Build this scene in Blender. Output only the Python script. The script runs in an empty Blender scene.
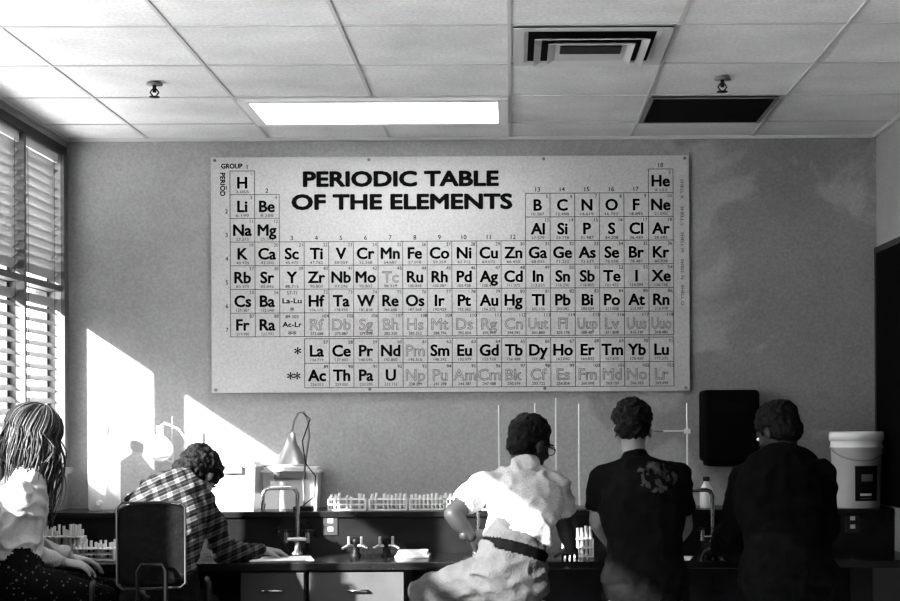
import bpy, bmesh, math, random
import numpy as np
from mathutils import Vector, Matrix, noise
random.seed(7)
F=1525.0; EZ=1.53; D=7.70; CZ=2.934; XL=-2.25; XR=1.84
def W(px,py,d): return Vector(((px-513)/F*d, d, EZ+(415-py)/F*d))
scene=bpy.context.scene
# ------------------------------------------------------------ materials
def mat(name,v,rough=0.6,metal=0.0,nscale=0,namt=0.0,bump=0.0,bscale=60,emit=0,spec=None,fine=None,shade_stain=None):
    m=bpy.data.materials.new(name); m.use_nodes=True
    nt=m.node_tree; b=nt.nodes["Principled BSDF"]
    b.inputs["Base Color"].default_value=(v,v,v,1)
    b.inputs["Roughness"].default_value=rough; b.inputs["Metallic"].default_value=metal
    if spec is None and rough>=.8: spec=.08
    if spec is not None: b.inputs["Specular IOR Level"].default_value=spec
    tc=nt.nodes.new("ShaderNodeTexCoord")
    if nscale:
        n=nt.nodes.new("ShaderNodeTexNoise"); n.inputs["Scale"].default_value=nscale; n.inputs["Detail"].default_value=6
        n.inputs["Roughness"].default_value=.62
        r=nt.nodes.new("ShaderNodeValToRGB")
        lo=max(0,v-namt); hi=min(1,v+namt)
        r.color_ramp.elements[0].position=.3; r.color_ramp.elements[1].position=.7
        r.color_ramp.elements[0].color=(lo,lo,lo,1); r.color_ramp.elements[1].color=(hi,hi,hi,1)
        nt.links.new(tc.outputs["Object"],n.inputs["Vector"]); nt.links.new(n.outputs["Fac"],r.inputs["Fac"])
        out=r.outputs["Color"]
        def scaleby(out,fac):
            vm=nt.nodes.new("ShaderNodeVectorMath"); vm.operation='SCALE'
            nt.links.new(out,vm.inputs[0]); nt.links.new(fac,vm.inputs[3]); return vm.outputs[0]
        if fine:
            n3=nt.nodes.new("ShaderNodeTexNoise"); n3.inputs["Scale"].default_value=fine[0]; n3.inputs["Detail"].default_value=2
            mr=nt.nodes.new("ShaderNodeMapRange"); mr.inputs[1].default_value=.3; mr.inputs[2].default_value=.7; mr.inputs[3].default_value=1-fine[1]; mr.inputs[4].default_value=1+fine[1]
            nt.links.new(tc.outputs["Object"],n3.inputs["Vector"]); nt.links.new(n3.outputs["Fac"],mr.inputs[0]); out=scaleby(out,mr.outputs[0])
        if shade_stain: # stain blotches, plus wall shading painted darker toward the right: (x0,x1,bias0,bias1,strength)
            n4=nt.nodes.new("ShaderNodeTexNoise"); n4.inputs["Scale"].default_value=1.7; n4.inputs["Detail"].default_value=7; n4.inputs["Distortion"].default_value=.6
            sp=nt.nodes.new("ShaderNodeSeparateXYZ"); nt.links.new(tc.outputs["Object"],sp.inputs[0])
            mx=nt.nodes.new("ShaderNodeMapRange"); mx.inputs[1].default_value=shade_stain[0]; mx.inputs[2].default_value=shade_stain[1]; mx.inputs[3].default_value=shade_stain[2]; mx.inputs[4].default_value=shade_stain[3]
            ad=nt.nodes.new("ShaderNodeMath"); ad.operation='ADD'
            m2=nt.nodes.new("ShaderNodeMapRange"); m2.interpolation_type='SMOOTHSTEP'; m2.inputs[1].default_value=.46; m2.inputs[2].default_value=.54; m2.inputs[3].default_value=1.0; m2.inputs[4].default_value=shade_stain[4]
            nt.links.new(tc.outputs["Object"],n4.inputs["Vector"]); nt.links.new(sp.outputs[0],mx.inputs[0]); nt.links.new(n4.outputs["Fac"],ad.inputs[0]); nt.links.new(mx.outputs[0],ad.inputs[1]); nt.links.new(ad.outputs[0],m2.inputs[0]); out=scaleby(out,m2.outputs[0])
        nt.links.new(out,b.inputs["Base Color"])
    if bump:
        n2=nt.nodes.new("ShaderNodeTexNoise"); n2.inputs["Scale"].default_value=bscale; n2.inputs["Detail"].default_value=3
        bp=nt.nodes.new("ShaderNodeBump"); bp.inputs["Strength"].default_value=bump; bp.inputs["Distance"].default_value=.01
        nt.links.new(tc.outputs["Object"],n2.inputs["Vector"]); nt.links.new(n2.outputs["Fac"],bp.inputs["Height"])
        nt.links.new(bp.outputs["Normal"],b.inputs["Normal"])
    if emit:
        b.inputs["Emission Color"].default_value=(1,1,1,1); b.inputs["Emission Strength"].default_value=emit
    return m
def plaid(name,dark,mid,light,k=55):
    m=bpy.data.materials.new(name); m.use_nodes=True; nt=m.node_tree; b=nt.nodes["Principled BSDF"]
    tc=nt.nodes.new("ShaderNodeTexCoord"); sp=nt.nodes.new("ShaderNodeSeparateXYZ")
    nt.links.new(tc.outputs["Object"],sp.inputs[0])
    def mth(op,a,bv=None):
        n=nt.nodes.new("ShaderNodeMath"); n.operation=op
        for i,x in enumerate((a,bv)):
            if x is None: continue
            if isinstance(x,(int,float)): n.inputs[i].default_value=x
            else: nt.links.new(x,n.inputs[i])
        return n.outputs[0]
    xa=mth('ADD',sp.outputs[0],mth('MULTIPLY',sp.outputs[1],.5))
    za=mth('SUBTRACT',sp.outputs[2],mth('MULTIPLY',sp.outputs[0],.45))
    s1=mth('GREATER_THAN',mth('SINE',mth('MULTIPLY',xa,k)),.35)
    s2=mth('GREATER_THAN',mth('SINE',mth('MULTIPLY',za,k*1.2)),.15)
    s3=mth('GREATER_THAN',mth('SINE',mth('MULTIPLY',za,k*3.6)),.7)
    t=mth('ADD',mth('ADD',mth('MULTIPLY',s1,.3),mth('MULTIPLY',s2,.42)),mth('MULTIPLY',s3,.25))
    r=nt.nodes.new("ShaderNodeValToRGB"); nt.links.new(t,r.inputs[0])
    r.color_ramp.elements[0].color=(dark,)*3+(1,); r.color_ramp.elements[1].color=(light,)*3+(1,)
    e=r.color_ramp.elements.new(.45); e.color=(mid,)*3+(1,)
    nt.links.new(r.outputs[0],b.inputs["Base Color"]); b.inputs["Roughness"].default_value=.85; b.inputs["Specular IOR Level"].default_value=.1
    return m
def lace(name):
    m=bpy.data.materials.new(name); m.use_nodes=True; nt=m.node_tree; b=nt.nodes["Principled BSDF"]
    tc=nt.nodes.new("ShaderNodeTexCoord"); v=nt.nodes.new("ShaderNodeTexVoronoi"); v.inputs["Scale"].default_value=90
    v.feature='DISTANCE_TO_EDGE'
    r=nt.nodes.new("ShaderNodeValToRGB"); r.color_ramp.elements[0].color=(.50,.50,.50,1); r.color_ramp.elements[1].color=(.37,.37,.37,1)
    r.color_ramp.elements[0].position=.04; r.color_ramp.elements[1].position=.3
    nt.links.new(tc.outputs["Object"],v.inputs["Vector"]); nt.links.new(v.outputs["Distance"],r.inputs[0])
    nt.links.new(r.outputs[0],b.inputs["Base Color"]); b.inputs["Roughness"].default_value=.9; b.inputs["Specular IOR Level"].default_value=.1
    bp=nt.nodes.new("ShaderNodeBump"); bp.inputs["Strength"].default_value=.3; bp.inputs["Distance"].default_value=.003
    nt.links.new(v.outputs["Distance"],bp.inputs["Height"]); nt.links.new(bp.outputs[0],b.inputs["Normal"])
    return m
def dots(name,base,dot):
    m=bpy.data.materials.new(name); m.use_nodes=True; nt=m.node_tree; b=nt.nodes["Principled BSDF"]
    tc=nt.nodes.new("ShaderNodeTexCoord"); v=nt.nodes.new("ShaderNodeTexVoronoi"); v.inputs["Scale"].default_value=45
    r=nt.nodes.new("ShaderNodeValToRGB"); r.color_ramp.interpolation='CONSTANT'
    r.color_ramp.elements[0].color=(dot,)*3+(1,); r.color_ramp.elements[1].color=(base,)*3+(1,); r.color_ramp.elements[1].position=.22
    nt.links.new(tc.outputs["Object"],v.inputs["Vector"]); nt.links.new(v.outputs["Distance"],r.inputs[0])
    nt.links.new(r.outputs[0],b.inputs["Base Color"]); b.inputs["Roughness"].default_value=.85; b.inputs["Specular IOR Level"].default_value=.1
    return m
def glassy(name,tr=.85,v=.9,rough=.05):
    m=bpy.data.materials.new(name); m.use_nodes=True; nt=m.node_tree; nt.nodes.clear()
    o=nt.nodes.new("ShaderNodeOutputMaterial"); mx=nt.nodes.new("ShaderNodeMixShader"); t=nt.nodes.new("ShaderNodeBsdfTransparent")
    p=nt.nodes.new("ShaderNodeBsdfPrincipled"); p.inputs["Base Color"].default_value=(v,v,v,1); p.inputs["Roughness"].default_value=rough
    mx.inputs[0].default_value=1-tr
    nt.links.new(t.outputs[0],mx.inputs[1]); nt.links.new(p.outputs[0],mx.inputs[2]); nt.links.new(mx.outputs[0],o.inputs[0])
    return m
def slatmat():
    m=bpy.data.materials.new("blind_slat"); m.use_nodes=True; nt=m.node_tree; nt.nodes.clear()
    o=nt.nodes.new("ShaderNodeOutputMaterial"); mx=nt.nodes.new("ShaderNodeMixShader"); d=nt.nodes.new("ShaderNodeBsdfDiffuse"); t=nt.nodes.new("ShaderNodeBsdfTranslucent")
    d.inputs[0].default_value=(.38,.38,.38,1); t.inputs[0].default_value=(.30,.30,.30,1); mx.inputs[0].default_value=.25
    nt.links.new(d.outputs[0],mx.inputs[1]); nt.links.new(t.outputs[0],mx.inputs[2]); nt.links.new(mx.outputs[0],o.inputs[0])
    return m
M={}
M['wall']=mat("wall_paint",.30,.8,0,1.1,.045,.15,180,fine=(70,.08))
M['wallb']=mat("wall_paint_shade_stained",.31,.8,0,1.1,.05,.15,180,fine=(70,.10),shade_stain=(.3,1.6,-.22,.12,.74))  # darker right-hand side is shading painted into the blotched wall colour
M['tile']=mat("ceiling_tile",.68,.9,0,2.0,.10,.35,220,fine=(70,.10))
M['tbar']=mat("ceiling_grid_metal",.48,.5)
M['floor']=mat("floor_vinyl",.25,.35,0,4,.05)
M['white']=mat("white_plastic",.72,.4)
M['board']=mat("banner_vinyl",.44,.6,0,2.2,.03,spec=.2,fine=(80,.08),shade_stain=(.2,1.1,-.20,.0,.86))
M['ink']=mat("ink_black",.006,.8,spec=.05)
M['inkgrey']=mat("ink_grey",.17,.8)
M['line']=mat("ink_line",.05,.8)
M['frame']=mat("window_aluminium",.10,.5,.2)
M['slat']=slatmat()
M['pane']=glassy("window_glass",.94)
M['glass']=glassy("lab_glass",.6,.85,.05)
M['frost']=glassy("translucent_plastic",.3,.8,.35)
M['benchtop']=mat("epoxy_benchtop",.012,.25,0,8,.004,spec=.35)
M['cab']=mat("cabinet_laminate",.04,.5,0,5,.01)
M['cab2']=mat("cabinet_laminate_light",.06,.5,0,5,.012)
M['black']=mat("black_plastic",.006,.5,spec=.2)
M['matt']=mat("black_matt_plastic",.003,.75,spec=.06)
M['dark']=mat("dark_void",.004,.8)
M['chrome']=mat("chrome",.6,.2,1)
M['steel']=mat("brushed_steel",.45,.35,.9)
M['rod']=mat("rod_aluminium",.62,.4,.3)
M['paper']=mat("paper",.8,.8)
M['lamp']=mat("fluorescent_lens",.9,.5,emit=9)
M['midgrey']=mat("grey_plastic",.16,.5)
M['dkgrey']=mat("dark_grey_plastic",.035,.5,spec=.3)
M['wood']=mat("stool_seat_wood",.2,.5,0,14,.06)
M['chairpad']=mat("chair_fabric",.010,.9,0,40,.004,.3,200)
# ------------------------------------------------------------ mesh builder
def frame_for(T,A=None):
    T=T.normalized()
    if A is None: A=Vector((1,0,0)) if abs(T.x)<.8 else Vector((0,1,0))
    A=(A-T*A.dot(T)).normalized(); return A,T.cross(A)
class MB:
    def __init__(s): s.v=[];s.f=[];s.m=[];s.s=[];s.mats=[]
    def mi(s,m):
        if m not in s.mats: s.mats.append(m)
        return s.mats.index(m)
    def add(s,vs,fs,m,smooth=False):
        o=len(s.v); s.v+= [Vector(v) for v in vs]; k=s.mi(m)
        for f in fs: s.f.append(tuple(i+o for i in f)); s.m.append(k); s.s.append(smooth)
    def box(s,x0,x1,y0,y1,z0,z1,m,bev=0):
        if x0>x1:x0,x1=x1,x0
        if y0>y1:y0,y1=y1,y0
        if z0>z1:z0,z1=z1,z0
        if bev:
            bm=bmesh.new(); bmesh.ops.create_cube(bm,size=1)
            for v in bm.verts: v.co=Vector(((x0+x1)/2+v.co.x*(x1-x0),(y0+y1)/2+v.co.y*(y1-y0),(z0+z1)/2+v.co.z*(z1-z0)))
            bmesh.ops.bevel(bm,geom=list(bm.edges),offset=bev,segments=3,affect='EDGES',profile=.5)
            bm.verts.index_update(); s.add([v.co.copy() for v in bm.verts],[[v.index for v in f.verts] for f in bm.faces],m); bm.free(); return
        s.add([(x0,y0,z0),(x1,y0,z0),(x1,y1,z0),(x0,y1,z0),(x0,y0,z1),(x1,y0,z1),(x1,y1,z1),(x0,y1,z1)],
              [(0,3,2,1),(4,5,6,7),(0,1,5,4),(1,2,6,5),(2,3,7,6),(3,0,4,7)],m)
    def rings(s,rs,m,smooth=True,cap=True):
        n=len(rs[0]); vs=[p for r in rs for p in r]; fs=[]
        for i in range(len(rs)-1):
            for j in range(n):
                k=(j+1)%n; fs.append((i*n+j,i*n+k,(i+1)*n+k,(i+1)*n+j))
        s.add(vs,fs,m,smooth)
        if cap:
            s.add(rs[0],[tuple(range(n))[::-1]],m); s.add(rs[-1],[tuple(range(n))],m)
    def tube(s,pts,r,m,n=8,cap=True):
        pts=[Vector(p) for p in pts]; rs=[]; A=None
        for i,p in enumerate(pts):
            T=(pts[min(i+1,len(pts)-1)]-pts[max(i-1,0)])
            A,B=frame_for(T,A); rr=r[i] if isinstance(r,(list,tuple)) else r
            rs.append([p+A*math.cos(2*math.pi*j/n)*rr+B*math.sin(2*math.pi*j/n)*rr for j in range(n)])
        s.rings(rs,m,True,cap)
    def cyl(s,p0,p1,r0,m,r1=None,n=20): s.tube([p0,p1],[r0,r0 if r1 is None else r1],m,n)
    def lathe(s,c,prof,m,n=28,cap=True):
        c=Vector(c); s.rings([[c+Vector((r*math.cos(2*math.pi*j/n),r*math.sin(2*math.pi*j/n),z)) for j in range(n)] for r,z in prof],m,True,cap)
    def rot(s,c,ang,i0=0):
        R=Matrix.Translation(Vector(c))@Matrix.Rotation(ang,4,'Z')@Matrix.Translation(-Vector(c))
        for i in range(i0,len(s.v)): s.v[i]=R@s.v[i]
    def obj(s,name):
        xs=[v.x for v in s.v];ys=[v.y for v in s.v];zs=[v.z for v in s.v]
        c=Vector(((min(xs)+max(xs))/2,(min(ys)+max(ys))/2,min(zs)))
        me=bpy.data.meshes.new(name); me.from_pydata([v-c for v in s.v],[],s.f)
        for m in s.mats: me.materials.append(m)
        me.polygons.foreach_set("material_index",s.m); me.polygons.foreach_set("use_smooth",s.s); me.update()
        o=bpy.data.objects.new(name,me); o.location=c; scene.collection.objects.link(o); return o
# ------------------------------------------------------------ room shell
Y0=-2.0
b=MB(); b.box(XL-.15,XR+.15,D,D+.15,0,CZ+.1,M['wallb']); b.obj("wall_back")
b=MB(); b.box(XR,XR+.15,Y0,D,0,CZ+.1,M['wall']); b.obj("wall_right")
b=MB(); b.box(XL-.15,XR+.15,Y0-.15,Y0,0,CZ+.1,M['wall']); b.obj("wall_front")
b=MB(); b.box(XL-.15,XR+.15,Y0-.15,D+.15,-.1,0,M['floor']); b.obj("floor")
SILL=1.28; HEAD=2.84; WE=7.6
b=MB(); b.box(XL-.15,XL,Y0,D,0,SILL,M['wall']); b.box(XL-.15,XL,Y0,D,HEAD,CZ+.1,M['wall'])
b.box(XL-.15,XL,WE,D,SILL,HEAD,M['wall']); b.box(XL-.15,XL,Y0,1.3,SILL,HEAD,M['wall']); b.obj("wall_left")
b=MB(); b.box(XL-.15,XR+.15,Y0-.15,D+.15,CZ,CZ+.1,M['tile']); b.obj("ceiling")
xs=[-1.837+.61*i for i in range(7)]; ys=[7.31-.61*i for i in range(16)]
b=MB()
for x in xs: b.box(x-.007,x+.007,Y0,D,CZ-.004,CZ,M['tbar'])
for y in ys: b.box(XL,XR,y-.007,y+.007,CZ-.0045,CZ-.0002,M['tbar'])
b.box(XL,XR,D-.02,D,CZ-.015,CZ,M['tbar']); b.box(XR-.02,XR,Y0,D,CZ-.015,CZ,M['tbar']); b.box(XL,XL+.02,Y0,D,CZ-.015,CZ,M['tbar'])
b.obj("trim_ceiling_grid")
b=MB(); b.box(XL,XL+.05,1.25,WE+.04,SILL-.03,SILL,M['frame']); b.box(XL,XL+.02,1.25,WE+.04,HEAD,HEAD+.04,M['line']); b.box(XL,XL+.018,WE,WE+.07,SILL,HEAD,M['frame']); b.obj("trim_window")
b=MB(); z1=EZ+165/198.
b.box(XR-.012,XR-.003,5.6,D-.004,1.08,z1,M['matt']); b.box(XR-.014,XR-.012,5.6,D-.004,z1-.03,z1,M['line']); b.box(XR-.014,XR-.012,D-.034,D-.004,1.08,z1-.03,M['line']); b.obj("tack_board")
bays=[WE,7.0,6.05,5.1,4.15,3.2,2.25,1.3]
for i in range(7):
    y1,y0=bays[i],bays[i+1]; b=MB(); xa,xb=XL-.12,XL-.06
    b.box(xa,xb,y0,y0+.035,SILL,HEAD,M['frame']); b.box(xa,xb,y1-.035,y1,SILL,HEAD,M['frame'])
    b.box(xa,xb,y0+.03,y1-.03,SILL,SILL+.05,M['frame']); b.box(xa,xb,y0+.03,y1-.03,HEAD-.05,HEAD,M['frame'])
    b.box(xa,xb,y0+.03,y1-.03,2.15,2.20,M['frame'])
    b.box(xb,XL+.012,y0-.0,y0+.028,SILL,HEAD,M['frame'])
    if i<3: b.box(xb,XL+.004,y0+.028,y1,2.155,2.185,M['frame'])
    b.box(xa+.028,xa+.032,y0+.03,y1-.03,SILL+.05,2.15,M['pane']); b.box(xa+.028,xa+.032,y0+.03,y1-.03,2.20,HEAD-.05,M['pane'])
    b.obj("window_%d"%(i+1))
for i in range(3):
    y1,y0=bays[i]-.0015,bays[i+1]+.030; b=MB(); xc=XL-.030
    b.box(xc-.02,xc+.02,y0,y1,HEAD-.045,HEAD-.001,M['white'])
    z=HEAD-.054
    while z>SILL+.03:
        up=z>2.06
        ang=math.radians(-48) if up else math.radians(34)
        dx,dz=.025*math.cos(ang),.025*math.sin(ang)
        if not (2.135<z<2.205):
            b.add([(xc-dx,y0,z+dz),(xc+dx,y0,z-dz),(xc+dx,y1,z-dz),(xc-dx,y1,z+dz),(xc-dx,y0,z+dz+.001),(xc+dx,y0,z-dz+.001),(xc+dx,y1,z-dz+.001),(xc-dx,y1,z+dz+.001)],
              [(0,1,2,3),(7,6,5,4),(0,4,5,1),(2,6,7,3)],M['slat'])
        z-=.046 if up else .055
    for yy in (y0+.08,y1-.08):
        b.tube([(xc+.024,yy,HEAD-.04),(xc+.024,yy,SILL+.02)],.0015,M['line'],5)
    b.box(xc-.015,xc+.015,y0,y1,SILL+.004,SILL+.016,M['white']); b.obj("window_blind")
# ------------------------------------------------------------ ceiling fixtures
def lampfix(xa,xb,ya,yb):
    b=MB(); z=CZ-.005
    b.box(xa,xb,ya,ya+.05,z-.012,z,M['white']); b.box(xa,xb,yb-.05,yb,z-.012,z,M['white']); b.box(xa,xa+.045,ya+.05,yb-.05,z-.012,z,M['white']); b.box(xb-.045,xb,ya+.05,yb-.05,z-.012,z,M['white'])
    b.box(xa+.045,xb-.045,ya+.05,yb-.05,z-.008,z,M['lamp']); b.obj("fluorescent_ceiling_light")
lampfix(-1.21,-.018,6.72,7.30)
lampfix(-1.21,-.018,3.67,4.25); lampfix(-1.21,-.018,.62,1.2)  # two unseen fixtures nearer the camera, added as interior fill light
b=MB(); cx,cy=.298,5.785
z=CZ-.005
b.box(cx-.29,cx+.29,cy-.29,cy+.29,z-.002,z,M['dark'])
def sqring(b,c,h0,z0,h1,z1,m,t=.004):
    vs=[];
    for h,zz in ((h0,z0),(h1,z1),(h1,z1+t),(h0,z0+t)):
        vs+=[(c[0]-h,c[1]-h,zz),(c[0]+h,c[1]-h,zz),(c[0]+h,c[1]+h,zz),(c[0]-h,c[1]+h,zz)]
    fs=[]
    for i in range(4):
        for j in range(4):
            fs.append((i*4+j,i*4+(j+1)%4,((i+1)%4)*4+(j+1)%4,((i+1)%4)*4+j))
    b.add(vs,fs,m)
sqring(b,(cx,cy),.29,z-.008,.250,z-.008,M['tbar'])
sqring(b,(cx,cy),.250,z-.008,.235,z-.003,M['tbar'])
sqring(b,(cx,cy),.212,z-.03,.185,z-.020,M['tbar'])
sqring(b,(cx,cy),.160,z-.034,.130,z-.022,M['tbar'])
b.box(cx-.130,cx+.130,cy-.130,cy+.130,z-.026,z-.022,M['tbar'])
b.box(cx-.115,cx+.115,cy-.115,cy+.0,z-.032,z-.026,M['black'],.002)
b.obj("air_diffuser")
b=MB(); cx,cy=.898,7.005
b.box(cx-.28,cx+.28,cy-.29,cy+.29,z-.003,z,M['dark']); sqring(b,(cx,cy),.287,z-.008,.27,z-.008,M['midgrey'])
for i in range(26): 
    yy=cy-.265+i*.0212; b.box(cx-.265,cx+.265,yy,yy+.003,z-.008,z-.003,M['black'])
b.obj("return_air_grille")
for px,py,d in ((156,80,6.39),(724,75,6.34)):
    x=(px-513)/F*d; b=MB(); b.lathe((x,d,CZ-.013),[(.001,-.002),(.035,0),(.03,.008),(.012,.012)],M['midgrey'])
    b.cyl((x,d,CZ-.045),(x,d,CZ-.008),.008,M['black']); b.tube([(x-.008,d,CZ-.03),(x-.018,d,CZ-.045),(x-.006,d,CZ-.062)],.003,M['black'],6)
    b.tube([(x+.008,d,CZ-.03),(x+.018,d,CZ-.045),(x+.006,d,CZ-.062)],.003,M['black'],6); b.lathe((x,d,CZ-.066),[(.001,0),(.022,0),(.022,.003),(.001,.004)],M['black']); b.obj("fire_sprinkler")
# ------------------------------------------------------------ periodic table banner
BY=7.672; S=F/BY
def bx(px): return (px-513)/S
def bz(py): return EZ+(415-py)/S
b=MB(); b.box(bx(212),bx(690),BY+.002,D-.001,bz(391.5),bz(156),M['board'])
for gx in (216,370,545,686):
    for gy in (159,388.5): b.cyl((bx(gx),BY+.002,bz(gy)),(bx(gx),BY-.002,bz(gy)),.008,M['midgrey'],n=12)
CW=24.62; RH=23.7; CX0=243.3; RY0=181.5
cells=[]
def cxy(c,r): return CX0+(c-1)*CW, RY0+(r-1)*RH
for r,cols in {1:[1,18],2:[1,2]+list(range(13,19)),3:[1,2]+list(range(13,19)),4:range(1,19),5:range(1,19),6:range(1,19),7:range(1,19)}.items():
    for c in cols: cells.append(cxy(c,r))
LY,AY=350,374.5
for i in range(15): cells+= [(CX0+(3+i)*CW,LY),(CX0+(3+i)*CW,AY)]
lw=.0026; done=set()
for (x,y) in cells:
    x0,x1,y0,y1=x-CW/2,x+CW/2,y-RH/2,y+RH/2
    if y in (LY,AY): y0,y1=y-12.25,y+12.25
    for e in ((x0,y0,x1,y0),(x0,y1,x1,y1),(x0,y0,x0,y1),(x1,y0,x1,y1)):
        k=tuple(round(q) for q in e)
        if k in done: continue
        done.add(k)
        b.box(bx(e[0])-lw/2,bx(e[2])+lw/2,BY+.0008,BY+.0025,bz(e[3])-lw/2,bz(e[1])+lw/2,M['line'])
texts=[]
def text(body,px,py,size,m,width=None,bold=0,outline=False,rotz=0):
    cu=bpy.data.curves.new("t","FONT"); cu.body=body; cu.size=size; cu.align_x='CENTER'; cu.align_y='CENTER'; cu.resolution_u=3
    if outline: cu.fill_mode='NONE'; cu.bevel_depth=.0013; cu.bevel_resolution=0
    o=bpy.data.objects.new("t",cu); scene.collection.objects.link(o); texts.append((o,px,py,m,width,rotz,bold))
sy="H He Li Be B C N O F Ne Na Mg Al Si P S Cl Ar K Ca Sc Ti V Cr Mn Fe Co Ni Cu Zn Ga Ge As Se Br Kr Rb Sr Y Zr Nb Mo Tc Ru Rh Pd Ag Cd In Sn Sb Te I Xe Cs Ba La Ce Pr Nd Pm Sm Eu Gd Tb Dy Ho Er Tm Yb Lu Hf Ta W Re Os Ir Pt Au Hg Tl Pb Bi Po At Rn Fr Ra Ac Th Pa U Np Pu Am Cm Bk Cf Es Fm Md No Lr Rf Db Sg Bh Hs Mt Ds Rg Cn Uut Fl Uup Lv Uus Uuo".split()
def pos(Z):
    if Z==1: return cxy(1,1)
    if Z==2: return cxy(18,1)
    for r,(a,n) in {2:(3,8),3:(11,8)}.items():
        if a<=Z<a+n:
            k=Z-a; return cxy(k+1 if k<2 else k+11,r)
    if 19<=Z<=36: return cxy(Z-18,4)
    if 37<=Z<=54: return cxy(Z-36,5)
    if Z in(55,56): return cxy(Z-54,6)
    if 72<=Z<=86: return cxy(Z-68,6)
    if Z in(87,88): return cxy(Z-86,7)
    if 104<=Z: return cxy(Z-100,7)
    if Z<=71: return (CX0+(3+Z-57)*CW,LY)
    return (CX0+(3+Z-89)*CW,AY)
outl=set([43,61]+list(range(93,119)))
for Z,s_ in enumerate(sy,1):
    x,y=pos(Z); o_=Z in outl
    text(s_,x,y+.6,.080,M['inkgrey'] if o_ else M['ink'],None if len(s_)<3 else .1,0 if o_ else .0028,o_)
    text(str(Z),x+9,y-8.6,.024,M['line']); text("%.3f"%(Z*2.05+Z*Z*.0055),x,y+9.2,.020,M['line'],.065)
text("La-Lu",cxy(3,6)[0],cxy(3,6)[1],.036,M['ink'],.095,.0008); text("Ac-Lr",cxy(3,7)[0],cxy(3,7)[1],.036,M['ink'],.095,.0008)
text("57-71",cxy(3,6)[0],cxy(3,6)[1]-8,.024,M['line']); text("89-103",cxy(3,7)[0],cxy(3,7)[1]-8,.024,M['line'])
text("*",cxy(3,6)[0],cxy(3,6)[1]+10,.05,M['ink']); text("**",cxy(3,7)[0],cxy(3,7)[1]+10,.05,M['ink'])
text("*",298,353,.08,M['ink'],None,.001); text("**",294,378,.08,M['ink'],None,.001)
text("PERIODIC TABLE",402,179,.104,M['ink'],194/S,.0056); text("OF THE ELEMENTS",403,202,.104,M['ink'],219/S,.0056)
text("GROUP",233,165,.034,M['ink'],21/S,.001); text("PERIOD",223.5,183,.034,M['ink'],23/S,.001,rotz=-90)
for g in range(1,19):
    r={1:1,2:2,18:1}.get(g,4 if g<13 else 2); x,y=cxy(g,r); text(str(g),x+(5 if g==1 else 0),y-RH/2-3.6,.032,M['ink'])
for r in range(1,8): text(str(r),227.5,cxy(1,r)[1]+5,.03,M['ink'])
for i,y in enumerate((190,217,243,270,296)): text("SHELL "+"KLMNO"[i],683,y,.022,M['line'],.1,rotz=-90)
dg=bpy.context.view_layer; dg.update(); deps=bpy.context.evaluated_depsgraph_get()
for (o,px,py,m,width,rz,bold) in texts:
    me=bpy.data.meshes.new_from_object(o.evaluated_get(deps))
    n=len(me.vertices)
    if n:
        co=np.empty(n*3); me.vertices.foreach_get("co",co); co=co.reshape(-1,3)
        w=co[:,0].max()-co[:,0].min(); mx=(co[:,0].max()+co[:,0].min())/2
        co[:,0]-=mx
        if width: co[:,0]*=width/w
        if rz:
            a=math.radians(rz); x=co[:,0]*math.cos(a)-co[:,1]*math.sin(a); y=co[:,0]*math.sin(a)+co[:,1]*math.cos(a); co[:,0]=x; co[:,1]=y
        fs=[tuple(p.vertices) for p in me.polygons]
        offs=[(0,0)] if not bold else [(bold*math.cos(a),bold*.8*math.sin(a)) for a in np.linspace(.39,2*math.pi+.39,9)[:-1]]
        for k,(ox,oz) in enumerate(offs):
            b.add([(bx(px)+c[0]+ox,BY+.0005-abs(c[2])*.3-k*.00002,bz(py)+c[1]+oz) for c in co],fs,m)
    bpy.data.meshes.remove(me); cu=o.data; bpy.data.objects.remove(o); bpy.data.curves.remove(cu)
b.obj("periodic_table_banner")
# ------------------------------------------------------------ bench
CT=.87; CF=6.85; LF=7.36; LT=1.07
b=MB()
b.box(XL+.004,XR-.004,CF,LF-.018,CT-.035,CT,M['benchtop'],.004)
for x0,x1,m in ((-1.235,-.94,M['cab']),(-.925,-.49,M['cab2'])):
    b.box(x0,x1,CF+.04,LF-.02,.1,CT-.035,M['cab'])
    b.box(x0+.005,x1-.005,CF+.02,CF+.04,.67,CT-.045,m,.003); b.box(x0+.005,x1-.005,CF+.02,CF+.04,.11,.66,m,.003)
    xc=(x0+x1)/2+.0
    for zz in (.745,.58):
        b.tube([(xc-.045,CF+.02,zz),(xc-.045,CF-.005,zz),(xc+.045,CF-.005,zz),(xc+.045,CF+.02,zz)],.005,M['chrome'],8)
b.box(-1.235,-.49,CF+.08,LF-.02,0,.1,M['black'])
b.box(XL+.004,-2.2,CF+.05,LF-.02,0,CT-.035,M['cab']); b.box(1.62,XR-.004,CF+.03,LF-.02,0,CT-.035,M['cab'])
b.obj("lab_bench")
b=MB()
b.box(XL+.004,XR-.004,LF,LF+.02,0,LT-.03,M['benchtop'])
b.box(XL+.004,XR-.004,LF-.015,D-.003,LT-.03,LT,M['benchtop'],.004)
for px in (852,330):
    p=W(px,524,LF-.003); b.box(p.x-.035,p.x+.035,LF-.006,LF,p.z-.05,p.z+.05,M['dkgrey'],.002); 
    for dz in (-.02,.02): b.box(p.x-.012,p.x+.012,LF-.008,LF-.005,p.z+dz-.01,p.z+dz+.01,M['paper'])
b.obj("reagent_shelf")
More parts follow.
